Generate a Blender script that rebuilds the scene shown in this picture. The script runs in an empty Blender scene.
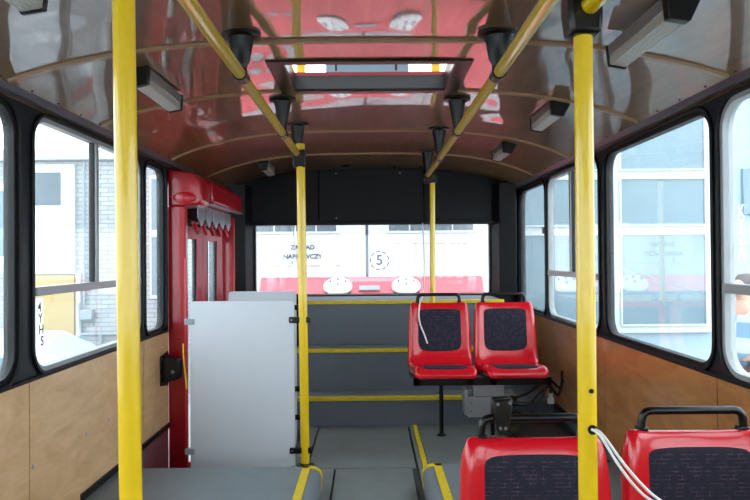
import bpy, bmesh, math, random
from mathutils import Vector, Matrix, Euler
random.seed(7)
scene = bpy.context.scene
col = scene.collection
R = math.radians

# ---------------------------------------------------------------- camera, sky, exposure
CAMZ = 2.05                       # eye height above the yard (the bus floor is about a metre up)
cam_d = bpy.data.cameras.new('camera')
cam = bpy.data.objects.new('camera', cam_d); col.objects.link(cam)
cam_d.sensor_width = 36.0
cam_d.lens = 31.2
cam_d.clip_start = 0.02
cam.location = (0, 0, CAMZ)
cam.rotation_mode = 'XYZ'
_m = Euler((R(90 + 0.62), 0, R(-0.35)), 'XYZ').to_matrix() @ Matrix.Rotation(R(-0.45), 3, 'Z')
cam.rotation_euler = _m.to_euler('XYZ')
scene.camera = cam

w = bpy.data.worlds.new('overcast_sky'); scene.world = w
w.use_nodes = True
bg = w.node_tree.nodes['Background']
bg.inputs[0].default_value = (0.86, 0.93, 1.0, 1)
bg.inputs[1].default_value = 1.0

scene.view_settings.view_transform = 'Standard'
scene.view_settings.look = 'None'
scene.view_settings.exposure = 2.5
scene.view_settings.gamma = 1.0
scene.view_settings.use_curve_mapping = False
scene.cycles.use_denoising = True
scene.cycles.max_bounces = 10
scene.cycles.transparent_max_bounces = 24

# ---------------------------------------------------------------- materials
def srgb(r, g, b):
    f = lambda c: (c/255)/12.92 if c/255 <= .04045 else ((c/255+.055)/1.055)**2.4
    return (f(r), f(g), f(b), 1)

def new_mat(name):
    m = bpy.data.materials.new(name); m.use_nodes = True
    return m, m.node_tree.nodes, m.node_tree.links

def simple(name, rgb, rough=.5, metal=0, coat=0, var=.12, vscale=18, bump=0, bscale=60, spec=.5):
    m, n, l = new_mat(name)
    p = n['Principled BSDF']
    p.inputs['Roughness'].default_value = rough
    p.inputs['Metallic'].default_value = metal
    p.inputs['Coat Weight'].default_value = coat
    p.inputs['Coat Roughness'].default_value = .06
    p.inputs['Specular IOR Level'].default_value = spec
    tc = n.new('ShaderNodeTexCoord')
    nz = n.new('ShaderNodeTexNoise'); nz.inputs['Scale'].default_value = vscale; nz.inputs['Detail'].default_value = 5
    l.new(tc.outputs['Object'], nz.inputs['Vector'])
    mx = n.new('ShaderNodeMix'); mx.data_type = 'RGBA'
    c = srgb(*rgb)
    mx.inputs['A'].default_value = tuple(x*(1-var) for x in c[:3]) + (1,)
    mx.inputs['B'].default_value = tuple(min(1, x*(1+var)) for x in c[:3]) + (1,)
    l.new(nz.outputs['Fac'], mx.inputs['Factor'])
    l.new(mx.outputs['Result'], p.inputs['Base Color'])
    if bump:
        nb = n.new('ShaderNodeTexNoise'); nb.inputs['Scale'].default_value = bscale; nb.inputs['Detail'].default_value = 3
        l.new(tc.outputs['Object'], nb.inputs['Vector'])
        b = n.new('ShaderNodeBump'); b.inputs['Strength'].default_value = bump; b.inputs['Distance'].default_value = .01
        l.new(nb.outputs['Fac'], b.inputs['Height']); l.new(b.outputs['Normal'], p.inputs['Normal'])
    return m

def wood(name, c0, c1, rough, coat, stretch=(1, 1, 1), bump=.0, bscale=2.2, bdist=.02, spec=.5):
    m, n, l = new_mat(name)
    p = n['Principled BSDF']
    p.inputs['Roughness'].default_value = rough
    p.inputs['Coat Weight'].default_value = coat
    p.inputs['Coat Roughness'].default_value = .03; p.inputs['Coat IOR'].default_value = 1.65
    p.inputs['Specular IOR Level'].default_value = spec
    tc = n.new('ShaderNodeTexCoord')
    mp = n.new('ShaderNodeMapping'); mp.inputs['Scale'].default_value = stretch
    l.new(tc.outputs['Object'], mp.inputs['Vector'])
    nz = n.new('ShaderNodeTexNoise'); nz.inputs['Scale'].default_value = 6; nz.inputs['Detail'].default_value = 8; nz.inputs['Roughness'].default_value = .65
    nz.inputs['Distortion'].default_value = .8
    l.new(mp.outputs['Vector'], nz.inputs['Vector'])
    rp = n.new('ShaderNodeValToRGB')
    rp.color_ramp.elements[0].position = .33; rp.color_ramp.elements[0].color = srgb(*c0)
    rp.color_ramp.elements[1].position = .68; rp.color_ramp.elements[1].color = srgb(*c1)
    l.new(nz.outputs['Fac'], rp.inputs['Fac']); l.new(rp.outputs['Color'], p.inputs['Base Color'])
    if bump:
        nb = n.new('ShaderNodeTexNoise'); nb.inputs['Scale'].default_value = bscale; nb.inputs['Detail'].default_value = 1.0
        l.new(tc.outputs['Object'], nb.inputs['Vector'])
        b = n.new('ShaderNodeBump'); b.inputs['Strength'].default_value = bump; b.inputs['Distance'].default_value = bdist
        l.new(nb.outputs['Fac'], b.inputs['Height'])
        l.new(b.outputs['Normal'], p.inputs['Normal']); l.new(b.outputs['Normal'], p.inputs['Coat Normal'])
    return m

def glass(name, tint=(.93, .97, .97), haze=.02, gain=1.0):
    m, n, l = new_mat(name)
    n.remove(n['Principled BSDF'])
    out = n['Material Output']
    tr = n.new('ShaderNodeBsdfTransparent'); tr.inputs[0].default_value = tint + (1,)
    gl = n.new('ShaderNodeBsdfGlossy'); gl.inputs['Roughness'].default_value = .0; gl.inputs['Color'].default_value = (.95, .97, 1, 1)
    fr = n.new('ShaderNodeFresnel'); fr.inputs['IOR'].default_value = 1.5
    mu = n.new('ShaderNodeMath'); mu.operation = 'MULTIPLY'; mu.inputs[1].default_value = gain; mu.use_clamp = True
    ge = n.new('ShaderNodeNewGeometry'); ir = n.new('ShaderNodeMapRange')      # same reflectance on both faces of the thin pane
    ir.inputs['To Min'].default_value = 1.5; ir.inputs['To Max'].default_value = 1/1.5
    l.new(ge.outputs['Backfacing'], ir.inputs['Value']); l.new(ir.outputs['Result'], fr.inputs['IOR'])
    l.new(fr.outputs[0], mu.inputs[0])
    m1 = n.new('ShaderNodeMixShader'); l.new(mu.outputs[0], m1.inputs[0]); l.new(tr.outputs[0], m1.inputs[1]); l.new(gl.outputs[0], m1.inputs[2])
    df = n.new('ShaderNodeBsdfTranslucent'); df.inputs[0].default_value = (.85, .9, .92, 1)
    tc = n.new('ShaderNodeTexCoord')
    nz = n.new('ShaderNodeTexNoise'); nz.inputs['Scale'].default_value = 5; nz.inputs['Detail'].default_value = 6
    l.new(tc.outputs['Object'], nz.inputs['Vector'])
    mh = n.new('ShaderNodeMath'); mh.operation = 'MULTIPLY'; mh.inputs[1].default_value = haze*2
    l.new(nz.outputs['Fac'], mh.inputs[0])
    m2 = n.new('ShaderNodeMixShader'); l.new(mh.outputs[0], m2.inputs[0]); l.new(m1.outputs[0], m2.inputs[1]); l.new(df.outputs[0], m2.inputs[2])
    l.new(m2.outputs[0], out.inputs['Surface'])
    return m

def fabric(name):
    m, n, l = new_mat(name)
    p = n['Principled BSDF']; p.inputs['Roughness'].default_value = .9; p.inputs['Specular IOR Level'].default_value = .15
    tc = n.new('ShaderNodeTexCoord'); mp = n.new('ShaderNodeMapping'); mp.inputs['Scale'].default_value = (1, .0, 1)
    l.new(tc.outputs['Object'], mp.inputs['Vector'])
    br = n.new('ShaderNodeTexBrick'); br.inputs['Scale'].default_value = 1
    br.inputs['Brick Width'].default_value = .032; br.inputs['Row Height'].default_value = .0085
    br.inputs['Mortar Size'].default_value = .0009; br.inputs['Mortar Smooth'].default_value = .3
    br.inputs['Color1'].default_value = srgb(40, 40, 52); br.inputs['Color2'].default_value = srgb(47, 46, 58)
    br.inputs['Mortar'].default_value = srgb(86, 66, 82)
    sp = n.new('ShaderNodeSeparateXYZ'); cb = n.new('ShaderNodeCombineXYZ')
    ad = n.new('ShaderNodeMath'); ad.operation = 'SUBTRACT'
    l.new(tc.outputs['Object'], sp.inputs[0]); l.new(sp.outputs[0], cb.inputs[0])
    l.new(sp.outputs[2], ad.inputs[0]); l.new(sp.outputs[1], ad.inputs[1]); l.new(ad.outputs[0], cb.inputs[1])
    l.new(cb.outputs[0], br.inputs['Vector'])
    nz = n.new('ShaderNodeTexNoise'); nz.inputs['Scale'].default_value = 45; nz.inputs['Detail'].default_value = 2
    l.new(cb.outputs[0], nz.inputs['Vector'])
    rp = n.new('ShaderNodeValToRGB'); rp.color_ramp.elements[0].position = .45; rp.color_ramp.elements[1].position = .62
    l.new(nz.outputs['Fac'], rp.inputs['Fac'])
    mx = n.new('ShaderNodeMix'); mx.data_type = 'RGBA'; mx.inputs['A'].default_value = srgb(42, 42, 54)
    l.new(rp.outputs['Color'], mx.inputs['Factor']); l.new(br.outputs['Color'], mx.inputs['B'])
    l.new(mx.outputs['Result'], p.inputs['Base Color'])
    b = n.new('ShaderNodeBump'); b.inputs['Strength'].default_value = .5; b.inputs['Distance'].default_value = .003
    l.new(nz.outputs['Fac'], b.inputs['Height']); l.new(b.outputs['Normal'], p.inputs['Normal'])
    return m

def bricks(name):
    m, n, l = new_mat(name)
    p = n['Principled BSDF']; p.inputs['Roughness'].default_value = .9
    tc = n.new('ShaderNodeTexCoord'); sp = n.new('ShaderNodeSeparateXYZ'); cb = n.new('ShaderNodeCombineXYZ')
    l.new(tc.outputs['Object'], sp.inputs[0]); l.new(sp.outputs[0], cb.inputs[0]); l.new(sp.outputs[2], cb.inputs[1])
    br = n.new('ShaderNodeTexBrick'); br.inputs['Scale'].default_value = 1
    br.inputs['Brick Width'].default_value = .21; br.inputs['Row Height'].default_value = .062
    br.inputs['Mortar Size'].default_value = .006
    br.inputs['Color1'].default_value = srgb(176, 178, 180); br.inputs['Color2'].default_value = srgb(160, 164, 168)
    br.inputs['Mortar'].default_value = srgb(128, 134, 140)
    l.new(cb.outputs[0], br.inputs['Vector']); l.new(br.outputs['Color'], p.inputs['Base Color'])
    b = n.new('ShaderNodeBump'); b.inputs['Strength'].default_value = .5; b.inputs['Distance'].default_value = .01; b.invert = True
    l.new(br.outputs['Fac'], b.inputs['Height']); l.new(b.outputs['Normal'], p.inputs['Normal'])
    return m

def rusty_white(name):
    m, n, l = new_mat(name)
    p = n['Principled BSDF']; p.inputs['Roughness'].default_value = .6
    tc = n.new('ShaderNodeTexCoord')
    nz = n.new('ShaderNodeTexNoise'); nz.inputs['Scale'].default_value = 3.5; nz.inputs['Detail'].default_value = 8
    l.new(tc.outputs['Object'], nz.inputs['Vector'])
    rp = n.new('ShaderNodeValToRGB')
    rp.color_ramp.elements[0].position = .66; rp.color_ramp.elements[0].color = srgb(180, 184, 187)
    rp.color_ramp.elements[1].position = .80; rp.color_ramp.elements[1].color = srgb(150, 112, 80)
    l.new(nz.outputs['Fac'], rp.inputs['Fac']); l.new(rp.outputs['Color'], p.inputs['Base Color'])
    return m

def checks(name):
    m, n, l = new_mat(name)
    p = n['Principled BSDF']; p.inputs['Roughness'].default_value = .85
    tc = n.new('ShaderNodeTexCoord'); ck = n.new('ShaderNodeTexChecker'); ck.inputs['Scale'].default_value = 7
    ck.inputs['Color1'].default_value = srgb(120, 156, 182); ck.inputs['Color2'].default_value = srgb(188, 198, 204)
    l.new(tc.outputs['Object'], ck.inputs['Vector']); l.new(ck.outputs['Color'], p.inputs['Base Color'])
    return m

def frost(name, rgb):
    m, n, l = new_mat(name); n.remove(n['Principled BSDF'])
    t_ = n.new('ShaderNodeBsdfTranslucent'); t_.inputs[0].default_value = srgb(*rgb)
    d_ = n.new('ShaderNodeBsdfDiffuse'); d_.inputs[0].default_value = srgb(*rgb)
    mx = n.new('ShaderNodeMixShader'); mx.inputs[0].default_value = .3
    l.new(t_.outputs[0], mx.inputs[1]); l.new(d_.outputs[0], mx.inputs[2]); l.new(mx.outputs[0], n['Material Output'].inputs['Surface'])
    return m
def ribbed(name):
    m, n, l = new_mat(name)
    p = n['Principled BSDF']; p.inputs['Roughness'].default_value = .25; p.inputs['Base Color'].default_value = srgb(190, 188, 180)
    tc = n.new('ShaderNodeTexCoord'); wv = n.new('ShaderNodeTexWave'); wv.bands_direction = 'X'
    wv.inputs['Scale'].default_value = 45
    l.new(tc.outputs['Object'], wv.inputs['Vector'])
    b = n.new('ShaderNodeBump'); b.inputs['Strength'].default_value = .8; b.inputs['Distance'].default_value = .004
    l.new(wv.outputs['Fac'], b.inputs['Height']); l.new(b.outputs['Normal'], p.inputs['Normal'])
    return m

M = dict(
    ceil=wood('varnished_ceiling_plywood', (100, 72, 42), (132, 98, 60), .35, 1.0, (3, .5, 1), .42, 2.0, .03),
    rib=simple('pale_wooden_rib', (150, 118, 84), .35, coat=.4),
    ply=wood('plywood_panel', (206, 158, 108), (230, 188, 140), .4, .5, (1, .7, 2.2), .25, 1.6, .02),
    ply_dark=wood('varnished_orange_plywood', (164, 104, 56), (196, 136, 80), .3, .8, (1, .7, 2.2), .25, 1.6, .02),
    black=simple('black_painted_metal', (7, 8, 12), .45, var=.2, spec=.25),
    header=simple('black_matt_panel', (7, 8, 13), .5, var=.2, spec=.25),
    band=simple('dark_window_band', (17, 21, 30), .4, var=.2, spec=.35),
    rubber=simple('black_rubber', (13, 14, 17), .5, var=.2, spec=.35),
    blackplastic=simple('black_plastic', (7, 7, 8), .3, var=.2, spec=.4),
    trimgrey=simple('dark_grey_trim', (78, 78, 86), .35, var=.15),
    alu=simple('brushed_aluminium', (185, 188, 192), .35, metal=.85, var=.08),
    silver=simple('silver_frame_paint', (152, 155, 158), .3, metal=0, var=.08),
    screw=simple('zinc_screw', (150, 150, 155), .3, metal=.9),
    yellow=simple('yellow_pole_paint', (230, 192, 14), .28, coat=.6, var=.05, vscale=8),
    yellow_worn=simple('worn_yellow_edging', (214, 186, 30), .5, var=.25, vscale=25),
    red=simple('red_seat_plastic', (206, 18, 34), .2, coat=.5, var=.06, vscale=6),
    redpaint=simple('red_door_paint', (176, 12, 30), .3, coat=.4, var=.12, vscale=10),
    redcar=simple('red_vehicle_paint', (206, 60, 74), .4, coat=.3, var=.08),
    fabric=fabric('dark_patterned_fabric'),
    panel=simple('pale_grey_laminate', (205, 210, 218), .45, var=.04, vscale=4),
    grey=simple('blue_grey_vinyl', (96, 104, 114), .5, var=.10, vscale=30, bump=.1, bscale=200),
    floor=simple('worn_grey_floor', (112, 116, 116), .55, var=.22, vscale=9, bump=.1, bscale=150),
    floordark=simple('dark_floor_joint', (58, 60, 62), .7, var=.25, vscale=30),
    podium=simple('grey_podium_vinyl', (112, 120, 126), .45, var=.14, vscale=14, bump=.08, bscale=160),
    stepline=simple('pale_step_edge', (128, 134, 142), .35, metal=.3, var=.1),
    duct=simple('black_glossy_duct', (30, 33, 38), .25, coat=.3, var=.3, vscale=12),
    kick=simple('grey_kick_plate', (92, 98, 104), .4, var=.15),
    kickred=simple('maroon_kick_plate', (120, 60, 66), .4, var=.25),
    glass=glass('window_glass', haze=.02),
    rearglass=glass('rear_window_glass', tint=(.96, .97, .97), haze=.02, gain=1.0),
    doorglass=glass('door_glass', haze=.05),
    ribbed=ribbed('ribbed_lamp_lens'),
    frost=frost('frosted_white_film', (250, 250, 250)),
    white=simple('white_plastic', (226, 228, 230), .4, var=.03),
    whitepaint=simple('white_frame_paint', (196, 202, 204), .5, var=.04),
    bldglass=simple('blue_grey_building_glass', (96, 122, 134), .12, coat=.6, var=.25, vscale=1.2),
    darkglass=simple('dim_gate_glass', (82, 96, 104), .2, var=.3, vscale=4),
    gate=rusty_white('white_gate_steel'),
    gap=simple('dark_gate_gap', (50, 60, 70), .6),
    bricks=bricks('white_painted_brick'),
    cladding=simple('pale_blue_cladding', (150, 172, 184), .6, var=.05),
    doorply=simple('pale_yellow_door', (176, 150, 92), .6, var=.1),
    ground=simple('concrete_yard', (150, 150, 148), .85, var=.15, vscale=1.5, bump=.2, bscale=30),
    print=simple('grey_blue_stencil_paint', (14, 20, 36), .7),
    carwhite=simple('pale_car_paint', (160, 170, 178), .3, coat=.6, var=.03),
    tyre=simple('tyre_rubber', (28, 28, 30), .8),
    lampred=simple('red_tail_lamp', (200, 60, 70), .25),
    tin=simple('grey_meter_tin', (140, 150, 156), .5),
    skin=simple('skin', (200, 150, 130), .55, var=.06),
    hair=simple('brown_hair', (70, 52, 42), .6, var=.2),
    shirt=checks('pale_blue_checked_cotton'),
    jeans=simple('dark_blue_denim', (48, 58, 84), .85, var=.2, vscale=60),
    eye=simple('eye_dark', (30, 26, 24), .2),
    cable=simple('white_cable_sheath', (225, 222, 218), .35, var=.03),
    blackcable=simple('black_cable_sheath', (18, 18, 20), .4),
    roofred=simple('red_roof_edge', (150, 14, 26), .4),
    hatchblue=simple('hatch_lid_blue', (150, 180, 196), .4),
)

# ---------------------------------------------------------------- mesh helpers
class MB:
    def __init__(s): s.v = []; s.f = []
    def add(s, vs, fs):
        o = len(s.v); s.v += [tuple(p) for p in vs]; s.f += [tuple(i+o for i in f) for f in fs]; return s
    def box(s, x0, x1, y0, y1, z0, z1):
        v = [(x0,y0,z0),(x1,y0,z0),(x1,y1,z0),(x0,y1,z0),(x0,y0,z1),(x1,y0,z1),(x1,y1,z1),(x0,y1,z1)]
        return s.add(v, [(0,3,2,1),(4,5,6,7),(0,1,5,4),(1,2,6,5),(2,3,7,6),(3,0,4,7)])
    def prism(s, poly, axis, a0, a1):
        # poly: ccw 2-D points; axis x -> (y,z), y -> (x,z), z -> (x,y)
        def p(q, a): return (a,q[0],q[1]) if axis == 'x' else (q[0],a,q[1]) if axis == 'y' else (q[0],q[1],a)
        n = len(poly)
        return s.add([p(q,a0) for q in poly]+[p(q,a1) for q in poly],
                     [tuple(range(n))[::-1], tuple(range(n,2*n))]+[(i,(i+1)%n,n+(i+1)%n,n+i) for i in range(n)])
    def ring(s, outer, inner, axis, a0, a1):
        def p(q, a): return (a,q[0],q[1]) if axis == 'x' else (q[0],a,q[1]) if axis == 'y' else (q[0],q[1],a)
        n = len(outer); v = []
        for pts, a in ((outer,a0),(inner,a0),(outer,a1),(inner,a1)): v += [p(q,a) for q in pts]
        f = []
        for i in range(n):
            j = (i+1) % n
            f += [(i,j,n+j,n+i), (2*n+i,3*n+i,3*n+j,2*n+j), (i,2*n+i,2*n+j,j), (n+i,n+j,3*n+j,3*n+i)]
        return s.add(v, f)
    def tube(s, pts, r, n=12, caps=True):
        pts = [Vector(p) for p in pts]; m = len(pts)
        rs = r if isinstance(r, (list, tuple)) else [r]*m
        t0 = (pts[1]-pts[0]).normalized()
        u = t0.orthogonal().normalized(); vs = []
        for i, p in enumerate(pts):
            t = (pts[min(i+1,m-1)]-pts[max(i-1,0)]).normalized()
            u = (u - t*u.dot(t)).normalized(); wv = t.cross(u)
            vs += [p + (u*math.cos(2*math.pi*k/n) + wv*math.sin(2*math.pi*k/n))*rs[i] for k in range(n)]
        fs = [(i*n+k, i*n+(k+1)%n, (i+1)*n+(k+1)%n, (i+1)*n+k) for i in range(m-1) for k in range(n)]
        if caps: fs += [tuple(range(n))[::-1], tuple(range((m-1)*n, m*n))]
        return s.add(vs, fs)
    def lathe(s, prof, c, n=20, axis='z'):
        c = Vector(c); vs = []
        for r, h in prof:
            for k in range(n):
                a = 2*math.pi*k/n; p = (r*math.cos(a), r*math.sin(a), h)
                if axis == 'y': p = (p[0], p[2], p[1])
                if axis == 'x': p = (p[2], p[0], p[1])
                vs.append(c+Vector(p))
        m = len(prof)
        fs = [(i*n+k, i*n+(k+1)%n, (i+1)*n+(k+1)%n, (i+1)*n+k) for i in range(m-1) for k in range(n)]
        fs += [tuple(range(n))[::-1], tuple(range((m-1)*n, m*n))]
        return s.add(vs, fs)
    def build(s, name, mat, parent=None, bevel=0, smooth=False, angle=40):
        off = Vector((0,0,0))
        q = parent
        while q is not None: off += q.location; q = q.parent
        me = bpy.data.meshes.new(name)
        me.from_pydata([tuple(Vector(p)-off) for p in s.v], [], s.f)
        bm = bmesh.new(); bm.from_mesh(me); bmesh.ops.recalc_face_normals(bm, faces=bm.faces); bm.to_mesh(me); bm.free()
        me.materials.append(M[mat])
        if smooth or bevel:
            for p in me.polygons: p.use_smooth = True
            me.set_sharp_from_angle(angle=R(angle))
        o = bpy.data.objects.new(name, me); col.objects.link(o); o.parent = parent
        if bevel:
            b = o.modifiers.new('bevel', 'BEVEL'); b.width = bevel; b.segments = 2; b.limit_method = 'ANGLE'; b.angle_limit = R(35)
        return o

def tag(o, label, cat, group=None):
    o['label'] = label; o['category'] = cat
    if group: o['group'] = group
    return o
def thing(name, label, cat, loc=(0,0,0), group=None):
    o = bpy.data.objects.new(name, None); col.objects.link(o); o.location = loc; o.empty_display_size = .1
    return tag(o, label, cat, group)
def struct(o, label=None):
    o['kind'] = 'structure'
    if label: o['label'] = label
    return o
def sroot(name, loc=(0,0,0), label=None):
    o = bpy.data.objects.new(name, None); col.objects.link(o); o.location = loc; o.empty_display_size = .1
    return struct(o, label)
def copy_tree(o, parent=None):
    c = o.copy(); col.objects.link(c); c.parent = parent
    for ch in [k for k in bpy.data.objects if k.parent == o and k != c]: copy_tree(ch, c)
    return c
def rrect(a0, a1, b0, b1, r, n=6):
    pts = []
    for cx, cy, st in ((a1-r,b1-r,0),(a0+r,b1-r,90),(a0+r,b0+r,180),(a1-r,b0+r,270)):
        for k in range(n+1):
            a = R(st+90*k/n); pts.append((cx+r*math.cos(a), cy+r*math.sin(a)))
    return pts
def grow(p, d):   # rrect arguments grown by d
    a0,a1,b0,b1,r = p; return (a0-d,a1+d,b0-d,b1+d,max(.005,r+d))
def holed_cell(mb, axis, t0, t1, rect, hole, n=6):
    # a slab cell between t0 and t1 with a rounded hole; rect (a0,a1,b0,b1), hole (a0,a1,b0,b1,r)
    a0,a1,b0,b1 = rect
    H = rrect(*hole, n=n); corners = [(a1,b1),(a0,b1),(a0,b0),(a1,b0)]
    def p(q, t): return (t,q[0],q[1]) if axis == 'x' else (q[0],t,q[1])
    N = len(H); v = [p(q,t0) for q in H]+[p(q,t1) for q in H]+[p(q,t0) for q in corners]+[p(q,t1) for q in corners]
    f = []
    for side in (0,1):
        ho = side*N; co = 2*N+side*4
        for c in range(4):
            for k in range(n): f.append((ho+c*(n+1)+k, ho+c*(n+1)+k+1, co+c))
            e = ho+c*(n+1)+n; s2 = ho+((c+1)%4)*(n+1)
            f.append((e, s2, co+(c+1)%4, co+c))
    f += [(i,(i+1)%N,N+(i+1)%N,N+i) for i in range(N)]
    f += [(2*N+c, 2*N+(c+1)%4, 2*N+4+(c+1)%4, 2*N+4+c) for c in range(4)]
    mb.add(v, f)
def text_mesh(name, body, size, loc, rot, mat, parent=None, extrude=.002, xs=1.0, align='CENTER'):
    cu = bpy.data.curves.new(name, 'FONT'); cu.body = body; cu.size = size; cu.extrude = extrude; cu.offset = size*.016
    cu.align_x = align; cu.align_y = 'CENTER'
    t = bpy.data.objects.new(name+'_tmp', cu); col.objects.link(t)
    dg = bpy.context.evaluated_depsgraph_get()
    me = bpy.data.meshes.new_from_object(t.evaluated_get(dg))
    bpy.data.objects.remove(t)
    me.transform(Matrix.Diagonal((xs,1,1,1)))
    me.materials.clear(); me.materials.append(M[mat])
    o = bpy.data.objects.new(name, me); col.objects.link(o)
    o.rotation_euler = rot; o.parent = parent
    off = Vector((0,0,0)); q = parent
    while q is not None: off += q.location; q = q.parent
    o.location = Vector(loc)-off
    return o

# ---------------------------------------------------------------- the bus shell: sizes in metres
W = 1.20                      # half width inside
YB, YF = 5.33, -2.60          # rear wall, end of the saloon behind the camera
ZF = 0.95                     # rear floor
ZN = 0.785                    # lower floor in the front half
ZP = 1.06                     # top of the low podiums
GZ0, GZ1 = 1.655, 2.560       # window glass
FALL = [(-9,-.135),(.6,-.135),(1.34,-.092),(2.06,-.038),(2.76,-.017),(3.74,0),(9,0)]      # the roof drops a little towards the middle of the bus
def fall(y):
    for (a, p), (b, q) in zip(FALL[:-1], FALL[1:]):
        if y <= b:
            u = (y-a)/(b-a); return p+(q-p)*u
def ceil_z(x, y=5.0): return 2.78 - .153*(abs(x)/1.13)**3.4 + fall(y)*(1-min(1, abs(x)/1.16)**4)

# ceiling: plywood sheets between the ribs
RIBS = [-2.25, -1.45, -.7, .0, .68, 1.34, 2.06, 2.76, 3.74, 4.56]
HX, HY0, HY1 = .335, 2.32, 2.71
ceiling = sroot('ceiling', (0, 0, 2.6), 'arched ceiling of brown varnished plywood with pale ribs')
xs = [-1.2,-1.16,-1.1,-1.02,-.92,-.8,-.66,-.5,-HX,-.17,0,.17,HX,.5,.66,.8,.92,1.02,1.1,1.16,1.2]
edges = [YF]+RIBS+[YB]
def roof_sheet(ys, hole, dz0, dz1):
    mb = MB(); nx = len(xs); ny = len(ys); v = []
    for dz in (dz0, dz1):
        for y in ys:
            for x in xs: v.append((x, y, ceil_z(x, y)+dz))
    f = []; L = nx*ny
    solid = lambda i, j: 0 <= i < nx-1 and 0 <= j < ny-1 and not (hole and -HX-1e-6 <= xs[i] and xs[i+1] <= HX+1e-6 and HY0-1e-6 <= ys[j] and ys[j+1] <= HY1+1e-6)
    for j in range(ny-1):
        for i in range(nx-1):
            if not solid(i, j): continue
            a, b, c, d = j*nx+i, j*nx+i+1, (j+1)*nx+i+1, (j+1)*nx+i
            f += [(a,d,c,b), (L+a,L+b,L+c,L+d)]
            if not solid(i-1,j): f.append((a,L+a,L+d,d))
            if not solid(i+1,j): f.append((b,c,L+c,L+b))
            if not solid(i,j-1): f.append((a,b,L+b,L+a))
            if not solid(i,j+1): f.append((d,L+d,L+c,c))
    return mb.add(v, f)
for a, b in zip(edges[:-1], edges[1:]):
    hole = a < HY0 < b
    ys = sorted({a+.002, b-.002, HY0, HY1, (a+HY0)/2, (HY0+HY1)/2} if hole else {a+.002+(b-a-.004)*k/4 for k in range(5)})
    o = roof_sheet(ys, hole, 0, .012).build('ceiling_panel', 'ceil', ceiling, smooth=True, angle=50)
for y in RIBS:
    mb = MB(); v = []; f = []
    st = [-1.14+2.28*i/40 for i in range(41)]
    for x in st: v += [(x,y-.014,ceil_z(x,y)), (x,y-.010,ceil_z(x,y)-.009), (x,y+.010,ceil_z(x,y)-.009), (x,y+.014,ceil_z(x,y))]
    for i in range(40):
        for k in range(4): f.append((4*i+k, 4*i+(k+1)%4, 4*i+4+(k+1)%4, 4*i+4+k))
    mb.add(v, f).build('ceiling_rib', 'rib', ceiling, smooth=True, angle=35)
roof_sheet([YF, 0, .68, 1.34, 2.06, HY0, HY1, 2.76, 3.74, YB], True, .030, .045).build('roof_skin', 'roofred', ceiling, smooth=True)

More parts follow.
